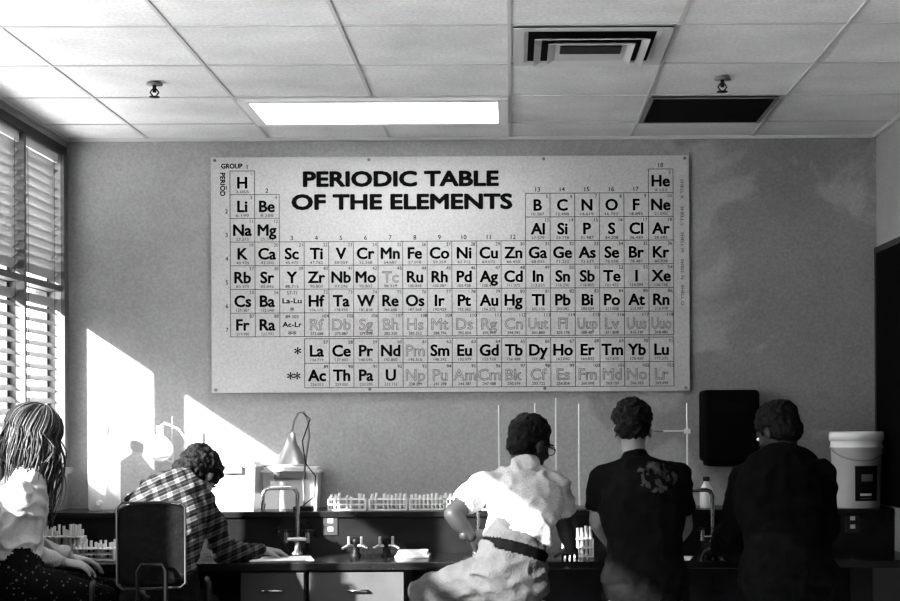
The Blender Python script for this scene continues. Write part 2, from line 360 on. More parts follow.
def rack(x,y,z,w,d,n,name="test_tube_rack",h=.07,tube=.10,m=None):
    b=MB(); m=m or M['white']; z+=.0005
    for zz in (0,h*.5,h): b.box(x-w/2,x+w/2,y-d/2,y+d/2,z+zz,z+zz+.005,m)
    for sx in (-1,1): b.box(x+sx*w/2-.003,x+sx*w/2+.003,y-d/2,y+d/2,z,z+h+.005,m)
    for j in range(2):
        for i in range(n):
            if random.random()<.15: continue
            xx=x-w/2+w*(i+.5)/n; yy=y-d/4+j*d/2; t=tube*random.uniform(.85,1.1)
            b.tube([(xx,yy,z+.006),(xx,yy,z+.012),(xx,yy,z+t)],[.003,.007,.007],M['frost'],8)
    b.obj(name)
xq=lambda px,d:(px-513)/F*d
for px in (347,388,428,462): rack(xq(px,7.45),7.45,LT,.18,.07,9,h=.05,tube=.075)
rack(xq(488,7.42),7.42,LT,.08,.06,3,h=.05,tube=.08)
rack(xq(94,7.05),7.05,CT,.20,.09,9,h=.05,tube=.085); rack(xq(62,7.24),7.24,CT,.2,.09,9,h=.09,tube=.14)
rack(xq(577,7.1),7.1,CT,.14,.09,7,h=.08,tube=.13)
def ringstand(px,d,top,clampz=None,cl=.12):
    x=xq(px,d); b=MB(); zt=EZ+(415-top)/F*d
    b.box(x-.05,x+.05,d-.06,d+.06,LT,LT+.012,M['midgrey'],.003); b.cyl((x,d,LT+.01),(x,d,zt),.0045,M['rod'],n=10)
    if clampz:
        zc=EZ+(415-clampz)/F*d; b.box(x-.015,x+.015,d-.02,d+.015,zc-.012,zc+.012,M['rod'],.003)
        b.cyl((x,d-.012,zc),(x-cl,d-.012,zc),.005,M['rod'],n=8)
        b.tube([(x-cl,d-.012,zc),(x-cl-.02,d-.03,zc),(x-cl-.045,d-.03,zc)],.005,M['midgrey'],6); b.tube([(x-cl,d-.012,zc),(x-cl-.02,d+.01,zc),(x-cl-.045,d+.01,zc)],.005,M['midgrey'],6)
    b.obj("ring_stand")
ringstand(499,7.60,405); ringstand(535,7.52,403); ringstand(556,7.6,398); ringstand(579,7.5,404); ringstand(687,7.5,404,432)
x=xq(160,7.5); b=MB(); b.box(x-.06,x+.06,7.41,7.57,LT,LT+.012,M['midgrey'],.003); b.cyl((x+.05,7.55,LT+.01),(x+.05,7.55,LT+.46),.005,M['steel'],n=8)
pr=[(.012,0)]+[(.062*math.sin(math.pi*t/14),.062-.062*math.cos(math.pi*t/14)) for t in range(1,12)]+[(.018,.13),(.017,.17),(.021,.175)]
b.lathe((x,7.5,LT+.24),pr,M['frost']); b.tube([(x+.05,7.55,LT+.235),(x+.03,7.52,LT+.245)],.004,M['steel'],6)
b.tube([(x+.05*math.cos(a),7.5+.05*math.sin(a),LT+.262) for a in np.linspace(0,2*math.pi,20)],.004,M['steel'],6)
b.tube([(x,7.5,LT+.41),(x+.02,7.5,LT+.43),(x+.09,7.5,LT+.40),(x+.16,7.5,LT+.30)],.006,M['glass'],8); b.obj("distillation_flask_stand")
x=xq(104,7.55); b=MB(); b.lathe((x,7.55,LT),[(.07,0),(.078,.01),(.078,.24),(.068,.29),(.03,.34),(.022,.345),(.022,.39)],M['frost'])
b.lathe((x,7.55,LT+.38),[(.027,0),(.027,.03),(.022,.035)],M['white']); b.cyl((x,7.48,LT+.04),(x,7.44,LT+.04),.012,M['white']); b.obj("plastic_carboy")
def tub(pxa,pxb,pyt,y0,y1,name):
    xa,xb=xq(pxa,y0),xq(pxb,y0); zt=EZ+(415-pyt)/F*y0; b=MB(); t=.012
    def rr(x0,x1,ya,yb,z): return [Vector(p) for p in ((x0,ya,z),(x1,ya,z),(x1,yb,z),(x0,yb,z))]
    b.rings([rr(xa+t,xb-t,y0+t,y1-t,LT),rr(xa,xb,y0,y1,zt-.03)],M['frost'],False)
    b.box(xa-.008,xb+.008,y0-.01,y1+.01,zt-.03,zt-.018,M['white'],.003); b.box(xa+.005,xb-.005,y0+.005,y1-.005,zt-.018,zt,M['white'],.006)
    b.box(xa+.06,xb-.06,y0-.016,y0-.008,zt-.06,zt-.02,M['midgrey'],.003)
    b.obj(name)
tub(208,255,460,7.42,7.66,"storage_tub"); tub(262,318,466,7.54,7.68,"storage_tub")
d=7.44; b=MB(); x0=xq(303,d)
b.box(x0-.045,x0+.045,d-.045,d+.045,LT,LT+.02,M['black'],.004)
pts=[(xq(p,d),d,EZ+(415-q)/F*d) for p,q in ((304,506),(303,480),(306,455),(309,435),(308,420),(304,411),(298,412),(294,420),(292,430))]
b.tube(pts,.005,M['midgrey'],8)
pts=[(xq(p,d),d-.03,EZ+(415-q)/F*d) for p,q in ((304,412),(311,418),(303,440),(306,462),(316,475),(315,495),(300,507))]
b.tube(pts,.003,M['black'],6)
hx=xq(291,d); hz=EZ+(415-432)/F*d
b.lathe((hx,d,hz-.15),[(.078,0),(.075,.004),(.05,.06),(.028,.1),(.022,.15),(.01,.155)],M['steel'],cap=False)
b.lathe((hx,d,hz-.13),[(.002,0),(.03,.02),(.03,.05),(.015,.09)],M['white']); b.obj("gooseneck_lamp")
def faucet(px,d,h,reach,sgn):
    x=xq(px,d); b=MB(); b.lathe((x,d,CT),[(.03,0),(.03,.01),(.016,.02),(.014,.06),(.011,.08)],M['chrome'])
    b.tube([(x,d,CT+.06),(x,d,CT+h-.03),(x+sgn*.01,d-.002,CT+h-.008),(x+sgn*.03,d-.01,CT+h),(x+sgn*(reach-.03),d-.04,CT+h),(x+sgn*(reach-.008),d-.045,CT+h-.008),(x+sgn*reach,d-.05,CT+h-.03),(x+sgn*reach,d-.05,CT+h-.075)],.010,M['chrome'],10)
    b.lathe((x+sgn*reach,d-.05,CT+h-.11),[(.005,0),(.009,.01),(.013,.035),(.013,.045)],M['chrome'],n=12)
    b.tube([(x-.05,d-.02,CT+.075),(x+.05,d-.02,CT+.075)],.012,M['chrome'],10)
    for s in (-1,1):
        b.cyl((x+s*.05,d-.02,CT+.06),(x+s*.05,d-.02,CT+.11),.012,M['chrome'],n=12)
        for a in range(4): 
            q=a*math.pi/2+.4; b.cyl((x+s*.05,d-.02,CT+.115),(x+s*.05+.028*math.cos(q),d-.02+.028*math.sin(q),CT+.115),.006,M['black'],n=8)
    b.obj("lab_faucet")
faucet(297,7.25,.32,.155,-1); faucet(478,7.25,.26,.13,1); faucet(712,7.25,.3,.14,-1)
def turret(px,d):
    x=xq(px,d); b=MB(); b.lathe((x,d,CT),[(.026,0),(.026,.01),(.018,.018),(.018,.06),(.022,.065),(.02,.085),(.006,.09)],M['black'])
    for s in (-1,1):
        b.tube([(x,d,CT+.05),(x+s*.035,d-.02,CT+.052),(x+s*.06,d-.035,CT+.04)],[.009,.008,.006],M['steel'],10); b.box(x+s*.03-.006,x+s*.03+.006,d-.03,d-.01,CT+.055,CT+.095,M['steel'],.002)
    b.obj("gas_tap")
turret(355,7.15); turret(386,7.15)
b=MB(); x=xq(412,7.1); b.box(x-.08,x+.08,7.05,7.2,CT,CT+.012,M['white'],.004); b.box(x-.07,x+.07,7.06,7.19,CT+.012,CT+.03,M['paper'],.004); b.obj("notebook")
def sheet(px,d,w,l,ang,name="paper_sheet"):
    x=xq(px,d); b=MB(); b.box(x-w/2,x+w/2,d-l/2,d+l/2,CT+.0005,CT+.003,M['paper']); b.rot((x,d,0),ang); b.obj(name)
sheet(280,7.04,.29,.21,.2); sheet(660,6.99,.28,.2,-.2); 
x=xq(706,7.5); b=MB(); b.lathe((x,7.5,LT),[(.03,0),(.033,.005),(.033,.09),(.014,.12),(.014,.135)],M['frost']); b.lathe((x,7.5,LT+.13),[(.017,0),(.017,.02),(.014,.022)],M['black']); b.obj("reagent_bottle")
x=1.688; b=MB(); b.lathe((x,7.5,LT),[(.109,0),(.113,.004),(.124,.29),(.130,.29),(.131,.30),(.125,.302),(.126,.335)],M['white'],n=40)
b.lathe((x,7.5,LT+.325),[(.126,0),(.133,.002),(.134,.03),(.130,.045),(.121,.045),(.117,.036),(.001,.036)],M['white'],n=40)
n=12
for k,(za,zb,m,e,a0,a1) in enumerate(((.035,.205,M['black'],.0022,-1.85,-.85),(.13,.165,M['inkgrey'],.0032,-1.6,-1.1),(.06,.072,M['paper'],.0032,-1.65,-1.15),(.045,.05,M['inkgrey'],.0032,-1.65,-1.15))):
    vs=[];fs=[]
    for i in range(n+1):
        a=a0+(a1-a0)*i/n
        for zz in (za,zb):
            r=.113+(.011)*zz/.29+e; vs.append((x+r*math.cos(a),7.5+r*math.sin(a),LT+zz))
    for i in range(n): fs.append((i*2,i*2+2,i*2+3,i*2+1))
    b.add(vs,fs,m,True)
b.tube([(x+.132*math.cos(a),7.5-.132*abs(math.sin(a))*1.0,LT+.30-.07*math.sin(a)) for a in np.linspace(0,math.pi,20)],.0025,M['steel'],6)
b.obj("plastic_bucket")
xa,xb=xq(701,7.6),xq(757,7.6); zb,zt=EZ+(415-467)/F*7.55,EZ+(415-391)/F*7.55
b=MB(); b.box(xa,xb,7.5,D-.002,zb+.02,zt,M['matt'],.022); b.box(xa+.02,xb-.02,7.52,D-.01,zb,zb+.04,M['matt'],.008); b.box(xa+.05,xb-.05,7.497,7.503,zt-.10,zt-.06,M['dark'],.002)
b.box(xa+.06,xb-.06,7.56,7.565,zb-.03,zb+.01,M['midgrey']); b.obj("paper_towel_dispenser")
for px,d,r,h in ((190,7.5,.035,.1),(133,7.45,.03,.08)):
    b=MB(); b.lathe((xq(px,d),d,LT),[(r,0),(r,h),(r+.004,h+.003),(r-.002,h+.001),(r-.003,.004),(.001,.004)],M['frost']); b.obj("beaker")
def stool(x,y,top):
    b=MB(); b.lathe((x,y,top-.035),[(.15,0),(.165,.008),(.165,.028),(.155,.035),(.001,.035)],M['wood'])
    b.lathe((x,y,top-.05),[(.13,0),(.13,.015)],M['black'])
    for a in range(4):
        q=a*math.pi/2+.6; c,s=math.cos(q),math.sin(q)
        b.tube([(x+.11*c,y+.11*s,top-.045),(x+.2*c,y+.2*s,.0)],.012,M['steel'],10)
    b.tube([(x+.178*math.cos(a),y+.178*math.sin(a),.27) for a in np.linspace(0,2*math.pi,33)],.009,M['steel'],8)
    b.obj("lab_stool")
def chair(x,y,seat,ang):
    b=MB(); 
    b.box(x-.20,x+.20,y-.2,y+.2,seat-.06,seat,M['black'],.025)
    b.box(x-.12,x+.12,y-.12,y+.12,seat-.085,seat-.06,M['midgrey'])
    n=9; rs=[]
    for i in range(n+1):
        u=-1+2*i/n; yy=y-.205-.03*u*u; xx=x+.130*u; hh=.17-.02*abs(u)**3
        zc=seat+.40; t=.022; ring=[]
        for k in range(12):
            a=2*math.pi*k/12; ca,sa=math.cos(a),math.sin(a)
            sg=lambda v:(abs(v)**.35)*(1 if v>=0 else -1)
            ring.append(Vector((xx,yy-.05+t*sg(ca)+ .03*u*u, zc+hh*sg(sa))))
        rs.append(ring)
    b.rings(rs,M['chairpad'])
    pp=[(x+.133*u,y-.280,seat+.40+.172*v) for u,v in ((-1,-.9),(-1,.88),(-.85,1),(.85,1),(1,.88),(1,-.9),(.85,-1),(-.85,-1),(-1,-.9))]
    b.tube(pp,.005,M['dkgrey'],8)
    for s in (-1,1):
        b.tube([(x+s*.20,y-.10,seat-.03),(x+s*.235,y-.10,seat+.02),(x+s*.235,y-.11,seat+.2),(x+s*.235,y-.06,seat+.22),(x+s*.235,y+.1,seat+.22),(x+s*.235,y+.13,seat+.19),(x+s*.23,y+.08,seat-.02),(x+s*.19,y+.05,seat-.03)],.012,M['black'],8)
    b.tube([(x-.055,y-.1,seat-.07),(x-.055,y-.27,seat-.05),(x-.055,y-.315,seat+.05),(x-.055,y-.31,seat+.30),(x-.04,y-.31,seat+.325),(x+.04,y-.31,seat+.325),(x+.055,y-.31,seat+.30),(x+.055,y-.315,seat+.05),(x+.055,y-.27,seat-.05),(x+.055,y-.1,seat-.07)],.008,M['black'],8)
    b.cyl((x,y,.08),(x,y,seat-.08),.025,M['steel'])
    for k in range(5):
        a=k*2*math.pi/5; c,s=math.cos(a),math.sin(a)
        b.tube([(x,y,.1),(x+.28*c,y+.28*s,.07)],[.025,.016],M['black'],8); b.cyl((x+.28*c-.012*s,y+.28*s+.012*c,.03),(x+.28*c+.012*s,y+.28*s-.012*c,.03),.03,M['black'],n=14)
    b.rot((x,y,0),ang); b.obj("office_chair")
# ------------------------------------------------------------ people
class Body:
    def __init__(s): s.parts=[]; s.ell=[]; s.v=[]; s.f=[]
    def loft(s,pts,ab,label,A=None,sub=1,capf=1.0):
        pts=[Vector(p) for p in pts]; ab=[(q,q) if not isinstance(q,tuple) else q for q in ab]
        if sub>1:
            P=[];R=[];n=len(pts)
            for i in range(n-1):
                p0,p1,p2,p3=pts[max(i-1,0)],pts[i],pts[i+1],pts[min(i+2,n-1)]
                for k in range(sub):
                    t=k/sub; P.append(.5*((2*p1)+(p2-p0)*t+(2*p0-5*p1+4*p2-p3)*t*t+(3*p1-p0-3*p2+p3)*t**3))
                    tt=t*t*(3-2*t); R.append(tuple(ab[i][j]*(1-tt)+ab[i+1][j]*tt for j in (0,1)))
            P.append(pts[-1]); R.append(ab[-1]); pts,ab=P,R
        fr=[]; A0=A
        for i,p in enumerate(pts):
            T=(pts[min(i+1,len(pts)-1)]-pts[max(i-1,0)]).normalized()
            A1,B1=frame_for(T,A0); 
            if A is None: A0=A1
            fr.append((p,ab[i][0],ab[i][1],A1,B1,T))
        s.parts.append((fr,label,capf))
        n=16; rs=[]
        def ring(p,a,b_,A1,B1): return [p+A1*math.cos(2*math.pi*j/n)*a+B1*math.sin(2*math.pi*j/n)*b_ for j in range(n)]
        p,a,b_,A1,B1,T=fr[0]; e=min(a,b_)*capf
        for q,sc in ((.97,.2),(.85,.52),(.5,.86)): rs.append(ring(p-T*e*q,a*sc,b_*sc,A1,B1))
        for p,a,b_,A1,B1,T in fr: rs.append(ring(p,a,b_,A1,B1))
        p,a,b_,A1,B1,T=fr[-1]; e=min(a,b_)*capf
        for q,sc in ((.5,.86),(.85,.52),(.97,.2)): rs.append(ring(p+T*e*q,a*sc,b_*sc,A1,B1))
        o=len(s.v); s.v+=[x for r in rs for x in r]
        for i in range(len(rs)-1):
            for j in range(n):
                k=(j+1)%n; s.f.append((o+i*n+j,o+i*n+k,o+(i+1)*n+k,o+(i+1)*n+j))
        s.f.append(tuple(o+j for j in range(n))[::-1]); s.f.append(tuple(o+(len(rs)-1)*n+j for j in range(n)))
    def seg(s,p0,p1,r0,r1,label,bulge=.0,A=None):
        p0,p1=Vector(p0),Vector(p1); P=[];R=[]
        for i in range(5):
            t=i/4; P.append(p0.lerp(p1,t)); R.append(r0*(1-t)+r1*t+bulge*math.sin(math.pi*min(1,t*1.3)))
        s.loft(P,R,label,A)
    def ellipsoid(s,Mx,c,r,label,rot=None):
        L=Mx@Matrix.Translation(Vector(c))@(rot or Matrix.Identity(4))@Matrix.Diagonal((r[0],r[1],r[2],1))
        s.ell.append((L.inverted(),min(r),label)); n=16;m=10;o=len(s.v)
        s.v.append(L@Vector((0,0,1)))
        for i in range(1,m):
            for j in range(n):
                th=math.pi*i/m; ph=2*math.pi*j/n; s.v.append(L@Vector((math.sin(th)*math.cos(ph),math.sin(th)*math.sin(ph),math.cos(th))))
        s.v.append(L@Vector((0,0,-1)))
        for j in range(n): s.f.append((o,o+1+j,o+1+(j+1)%n)); e=o+1+(m-1)*n; s.f.append((e,o+1+(m-2)*n+(j+1)%n,o+1+(m-2)*n+j))
        for i in range(m-2):
            for j in range(n):
                k=(j+1)%n; s.f.append((o+1+i*n+j,o+1+(i+1)*n+j,o+1+(i+1)*n+k,o+1+i*n+k))
    def remesh(s,voxel,sm=3):
        me=bpy.data.meshes.new("tmp"); me.from_pydata(s.v,[],s.f); bm=bmesh.new(); bm.from_mesh(me); bmesh.ops.recalc_face_normals(bm,faces=bm.faces); bm.to_mesh(me); bm.free()
        o=bpy.data.objects.new("tmp",me); scene.collection.objects.link(o)
        r=o.modifiers.new("r","REMESH"); r.mode='VOXEL'; r.voxel_size=voxel
        if sm: q=o.modifiers.new("s","SMOOTH"); q.iterations=sm; q.factor=.5
        bpy.context.view_layer.update(); dp=bpy.context.evaluated_depsgraph_get(); out=bpy.data.meshes.new_from_object(o.evaluated_get(dp))
        bpy.data.objects.remove(o); bpy.data.meshes.remove(me)
        n=len(out.vertices); co=np.empty(n*3); out.vertices.foreach_get("co",co); no=np.empty(n*3); out.vertices.foreach_get("normal",no)
        fs=[tuple(p.vertices) for p in out.polygons]; bpy.data.meshes.remove(out)
        return co.reshape(-1,3),no.reshape(-1,3),fs
    def classify(s,P):
        best=np.full(len(P),1e9); lab=np.zeros(len(P),int); labels=[]
        def li(l):
            if l not in labels: labels.append(l)
            return labels.index(l)
        for fr,l,capf in s.parts:
            k=li(l)
            for i in range(len(fr)-1):
                c0,a0,b0,A,B,_=fr[i]; c1,a1,b1=fr[i+1][:3]
                c0=np.array(c0);c1=np.array(c1);ax=c1-c0;L=np.dot(ax,ax)+1e-12
                t=np.clip(((P-c0)@ax)/L,0,1); v=P-(c0+t[:,None]*ax); T=ax/math.sqrt(L)
                a=a0+(a1-a0)*t; bb=b0+(b1-b0)*t; mn=np.minimum(a,bb)
                d=(np.sqrt(((v@np.array(A))/a)**2+((v@np.array(B))/bb)**2+((v@T)/(mn*capf))**2)-1)*mn
                u=d<best; best[u]=d[u]; lab[u]=k
        for Mi,mr,l in s.ell:
            k=li(l); Mi=np.array(Mi); q=P@Mi[:3,:3].T+Mi[:3,3]; d=(np.linalg.norm(q,axis=1)-1)*mr
            u=d<best; best[u]=d[u]; lab[u]=k
        return lab,labels
def emit_body(mb,B,voxel,mats,folds=None,sm=3,post=None,hairnoise=None):
    co,no,fs=B.remesh(voxel,sm); lab,labels=B.classify(co)
    for i in range(len(co)):
        l=labels[lab[i]]
        if folds and l in folds:
            amp=folds[l]; p=Vector(co[i]); 
            q=Vector((p.x*5,p.y*5,p.z*9)); w=noise.noise(q)*.6
            r=1-abs(noise.noise(Vector((p.x*11+p.z*6+3,p.y*10,p.z*13-p.x*5))))*2.2
            co[i]+=no[i]*amp*(w+max(0,r)*.9-.3)
        if hairnoise:
            p=Vector(co[i])*hairnoise[1]; co[i]+=no[i]*hairnoise[0]*(noise.noise(p)+.5*noise.noise(p*2.3))
    fc=np.array([co[list(f)].mean(axis=0) for f in fs]); fl,labels2=B.classify(fc)
    base=len(mb.v); mb.v+=[Vector(c) for c in co]
    for i,f in enumerate(fs):
        m=mats[labels2[fl[i]]]
        if post:
            r=post(fc[i],labels2[fl[i]])
            if r is not None: m=r
        mb.f.append(tuple(k+base for k in f)); mb.m.append(mb.mi(m)); mb.s.append(True)
def hand(mb,wrist,dr,up,thumb,curl,skin,sc=1.0):
    dr=Vector(dr).normalized(); up=Vector(up); up=(up-dr*up.dot(dr)).normalized(); sd=dr.cross(up).normalized()*thumb
    B=Body(); w=Vector(wrist)
    B.loft([w-dr*.03*sc,w,w+dr*.04*sc,w+dr*.08*sc],[(.024*sc,.021*sc),(.026*sc,.019*sc),(.038*sc,.017*sc),(.039*sc,.013*sc)],'skin',A=sd,sub=2)
    for i,(o,L) in enumerate(((.030,.068),(.010,.077),(-.010,.072),(-.030,.056))):
        p=w+dr*(.082-(.006 if i in(0,3) else 0)-(.004 if i==3 else 0))*sc+sd*o*sc; ang=.15
        d=(dr+sd*o*2.2).normalized(); r=.0088*sc
        for k,fr in enumerate((.45,.31,.24)):
            ang+=curl*(.6,1.0,.7)[k]; v=(d*math.cos(ang)-up*math.sin(ang)); q=p+v*L*fr*sc; B.loft([p,q],[r,r*.9],'skin'); p=q; r*=.9
    p=w+dr*.018*sc+sd*.026*sc-up*.004; v=(dr*.65+sd*.75-up*.25).normalized(); q=p+v*.042*sc; B.loft([p,q],[.012*sc,.010*sc],'skin')
    v=(dr*.9+sd*.35-up*.35).normalized(); B.loft([q,q+v*.03*sc],[.010*sc,.008*sc],'skin'); B.loft([w+dr*.01*sc,p],[.016*sc,.013*sc],'skin')
    emit_body(mb,B,.0038*sc,{'skin':skin},sm=2)
EYE=mat("eye_white",.7,.2); PUP=mat("pupil",.01,.1)
def head_parts(B,Mh,s=1.0):
    e=lambda c,r,l,rot=None:B.ellipsoid(Mh,tuple(x*s for x in c),tuple(x*s for x in r),l,rot)
    e((0,-.012,.035),(.074,.094,.083),'skin'); e((0,.028,-.02),(.062,.066,.082),'skin'); e((0,.035,-.065),(.050,.050,.042),'skin')
    e((0,.068,-.092),(.024,.022,.020),'skin'); e((0,.075,.022),(.050,.020,.012),'skin'); e((0,.092,-.005),(.009,.014,.026),'skin')
    e((0,.103,-.026),(.015,.015,.011),'skin'); e((0,.085,-.058),(.024,.014,.006),'lips'); e((0,.083,-.067),(.021,.014,.007),'lips')
    for q in (-1,1):
        e((q*.076,-.006,-.008),(.010,.020,.031),'skin'); e((q*.04,.062,-.03),(.022,.022,.018),'skin')
def head_extra(mb,Mh,s=1.0,brow=None):
    for q in (-1,1):
        B=Body(); B.ellipsoid(Mh,(q*.031*s,.079*s,.002*s),(.014*s,.012*s,.009*s),'e'); mb.add(B.v,B.f,EYE,True)
        B=Body(); B.ellipsoid(Mh,(q*.031*s,.0885*s,.002*s),(.006*s,.004*s,.006*s),'e'); mb.add(B.v,B.f,PUP,True)
        B=Body(); B.ellipsoid(Mh,(q*.032*s,.090*s,.024*s),(.019*s,.006*s,.004*s),'e'); mb.add(B.v,B.f,brow or PUP,True)
def hmat(c,yaw,pitch,roll=0): return Matrix.Translation(Vector(c))@Matrix.Rotation(math.radians(yaw),4,'Z')@Matrix.Rotation(math.radians(pitch),4,'X')@Matrix.Rotation(math.radians(roll),4,'Y')
def person(o):
    mb=MB(); B=Body(); s=o.get('s',1.0); wd=o.get('w',1.0)
    pel,wa,ch,up,nk=[Vector(o[k]) for k in ('pelvis','waist','chest','upper','neck')]
    hs=Vector(o['hipside']).normalized(); ss=Vector(o['shside']).normalized()
    low=pel+(pel-wa).normalized()*.03; hw=o.get('hipw',1.0)
    B.loft([low,pel,wa],[(.155*wd*hw,.115*wd),(.17*wd*hw,.125*wd),(.145*wd,.105*wd)],'bottom',A=hs,sub=4)
    if o.get('belt'):
        B.loft([wa.lerp(ch,-.05),wa.lerp(ch,.25),ch,up],[(.156*wd,.118*wd),(.150*wd,.116*wd),(.172*wd,.13*wd),(.145*wd,.10*wd)],'top',A=ss,sub=4,capf=.15)
        bd=wa.lerp(pel,.22); be=wa.lerp(pel,.46); B.loft([bd,be],[(.157*wd,.117*wd),(.163*wd,.120*wd)],'belt',A=hs,capf=.12)
    else:
        hem=wa.lerp(pel,o.get('hem',.25))
        B.loft([hem,wa.lerp(ch,.2),ch,up],[(.150*wd,.112*wd),(.146*wd,.112*wd),(.172*wd,.13*wd),(.145*wd,.10*wd)],'top',A=ss,sub=4)
    Hm=hmat(o['head'],*o['hrot'])
    nt=Hm@Vector((0,-.025,-.06)); B.seg(nk-Vector((0,0,.03)),nt,.056*s,.05*s,'skin')
    head_parts(B,Hm,s)
    B.loft([up,nk],[(.10*wd,.085*wd),(.066,.062)],'top',A=ss)
    for side,(sh,el,wr) in zip((-1,1),o['arms']):
        sh,el,wr=Vector(sh),Vector(el),Vector(wr)
        B.seg(nk-Vector((0,0,.02)),sh,.050*wd,.052*wd,'top'); B.seg(ch.lerp(sh,.35),sh,.09*wd,.058*wd,'top')
        sc=o.get('armw',1.0)
        if o.get('sleeve')=='short':
            B.loft([sh,sh.lerp(el,.3),sh.lerp(el,.68)],[.060*sc,.060*sc,.060*sc],'top',capf=.35); B.seg(sh,el,.046*sc,.038*sc,'skin',.004); B.seg(el,wr,.038*sc,.026*sc,'skin',.005)
        else:
            B.seg(sh,el,.058*sc,.049*sc,'top',.002); B.seg(el,el.lerp(wr,o.get('cuff',.93)),.049*sc,.037*sc,'top',.003); B.seg(el.lerp(wr,.5),wr,.03,.025,'skin')
    for hp,kn,an in o['legs']:
        hp,kn,an=Vector(hp),Vector(kn),Vector(an); lw=o.get('legw',1.0)
        B.seg(hp,kn,.092*lw,.064*lw,'bottom',.004); B.seg(kn,an,.062*lw,.042*lw,'bottom',.006)
        fw=(kn-hp); fw.z=0; fw.normalize(); B.loft([an-Vector((0,0,.05))-fw*.03,an-Vector((0,0,.065))+fw*.06,an-Vector((0,0,.075))+fw*.15],[(.036,.036),(.042,.032),(.036,.022)],'shoe',A=fw.cross(Vector((0,0,1))))
    emit_body(mb,B,.0068,o['mats'],o.get('folds',{'top':.010,'bottom':.009}),post=o.get('post'),sm=o.get('sm',3))
    head_extra(mb,Hm,s,o['mats']['hair'])
    Hb=Body()
    for c,r in o['hair']: Hb.ellipsoid(Hm,c,r,'hair')
    if o.get('hairx'): o['hairx'](Hb)
    emit_body(mb,Hb,.006,{'hair':o['mats']['hair']},sm=1,hairnoise=o.get('hn',(.010,45)))
    for h in o['hands']: hand(mb,*h,o['mats']['skin'])
    if o.get('more'): o['more'](mb,Hm)
    mb.obj("seated_student")
def skinm(n,v): return mat(n,v,.5,0,12,v*.12,.05,90,spec=.3)
hairblk=mat("hair_black",.005,.6,0,60,.003,.6,150,spec=.2)
capcap=[((0,-.022,.040),(.084,.100,.088)),((0,-.045,-.015),(.072,.068,.062)),((.0,-.01,.05),(.082,.085,.082))]
sk=skinm("skin_deep",.035)
blouse=lace("lace_blouse"); khaki=mat("khaki_cotton",.075,.9,0,9,.015,.4,120)
def glasses(mb,Hm):
    for q in (-1,1):
        mb.tube([Hm@Vector((q*.033+.024*math.cos(a),.100,.0+.019*math.sin(a))) for a in np.linspace(0,2*math.pi,17)],.0022,M['black'],6)
        mb.tube([Hm@Vector((q*.057,.100,.004)),Hm@Vector((q*.074,.07,.004)),Hm@Vector((q*.080,0,.004)),Hm@Vector((q*.078,-.02,-.008))],.0022,M['black'],6)
    mb.tube([Hm@Vector((-.009,.1,.003)),Hm@Vector((.009,.1,.003))],.0022,M['black'],6)
wrC=W(470,536,6.34)
person(dict(pelvis=W(508,577,6.30),waist=W(517,538,6.34),chest=W(524,502,6.42),upper=W(522,481,6.47),neck=W(525,468,6.50),head=W(530,444,6.56),hrot=(-48,-18,4),
 hipside=(.9,.4,0),shside=(1,-.08,0),w=.93,hipw=1.12,sm=2,
 arms=[(W(487,483,6.46),W(452,514,6.33),wrC),(W(554,482,6.47),W(564,525,6.55),W(570,549,6.80))],
 legs=[(W(494,577,6.30),W(424,592,6.50),W(424,592,6.50)+Vector((.0,.04,-.44))),(W(525,582,6.33),W(466,600,6.72),W(466,600,6.72)+Vector((0,.03,-.44)))],
 legw=1.10,sleeve='short',belt=True,mats=dict(skin=sk,lips=sk,top=blouse,bottom=khaki,belt=M['matt'],shoe=M['black'],hair=hairblk),folds={'top':.014,'bottom':.014},
 hair=capcap,hn=(.007,55),hands=[(wrC,(.8,.35,-.2),(-.5,-.7,.2),1,.5),(W(570,549,6.80),(0,1,-.25),(0,.2,1),-1,.35)],more=glasses))
stool(W(508,0,6.32).x,6.32,.755)
sk2=skinm("skin_tan",.20); tee=mat("black_tee",.005,.85,0,12,.002,.3,160); prt=mat("tee_print",.05,.8,0,30,.03); jeans=mat("dark_trousers",.006,.9,0,20,.003,.3,200)
def teepost(c,l):
    if l=='top' and c[1]<6.48:
        x,z=c[0],c[2]
        if ((x-.60)/.085)**2+((z-1.27)/.06)**2<1+.5*noise.noise(Vector((x*30,z*30,4))) and noise.noise(Vector((x*70,z*45,1.5)))>.0: return prt
person(dict(pelvis=W(645,580,6.32),waist=W(645,550,6.35),chest=W(642,508,6.42),upper=W(640,481,6.50),neck=W(636,462,6.54),head=W(632,431,6.61),hrot=(0,-14,0),
 hipside=(1,0,0),shside=(1,.03,0),w=1.08,
 arms=[(W(604,479,6.50),W(597,522,6.50),W(616,551,6.80)),(W(676,478,6.50),W(684,527,6.55),W(664,553,6.82))],
 legs=[(W(625,582,6.33),W(616,607,6.72),W(616,607,6.72)+Vector((0,.02,-.44))),(W(665,582,6.33),W(672,607,6.72),W(672,607,6.72)+Vector((0,.02,-.44)))],
 sleeve='short',hem=.9,mats=dict(skin=sk2,lips=sk2,top=tee,bottom=jeans,belt=M['black'],shoe=M['black'],hair=hairblk),post=teepost,
 hair=[((0,-.02,.05),(.086,.104,.090)),((0,-.05,0),(.074,.066,.055)),((.0,.02,.085),(.078,.078,.060))],hn=(.014,42),
 hands=[(W(616,551,6.80),(.1,1,-.2),(0,.2,1),1,.4),(W(664,553,6.82),(-.1,1,-.2),(0,.2,1),-1,.4)]))
stool(W(645,0,6.32).x,6.32,.755)
sk3=skinm("skin_dark",.025)
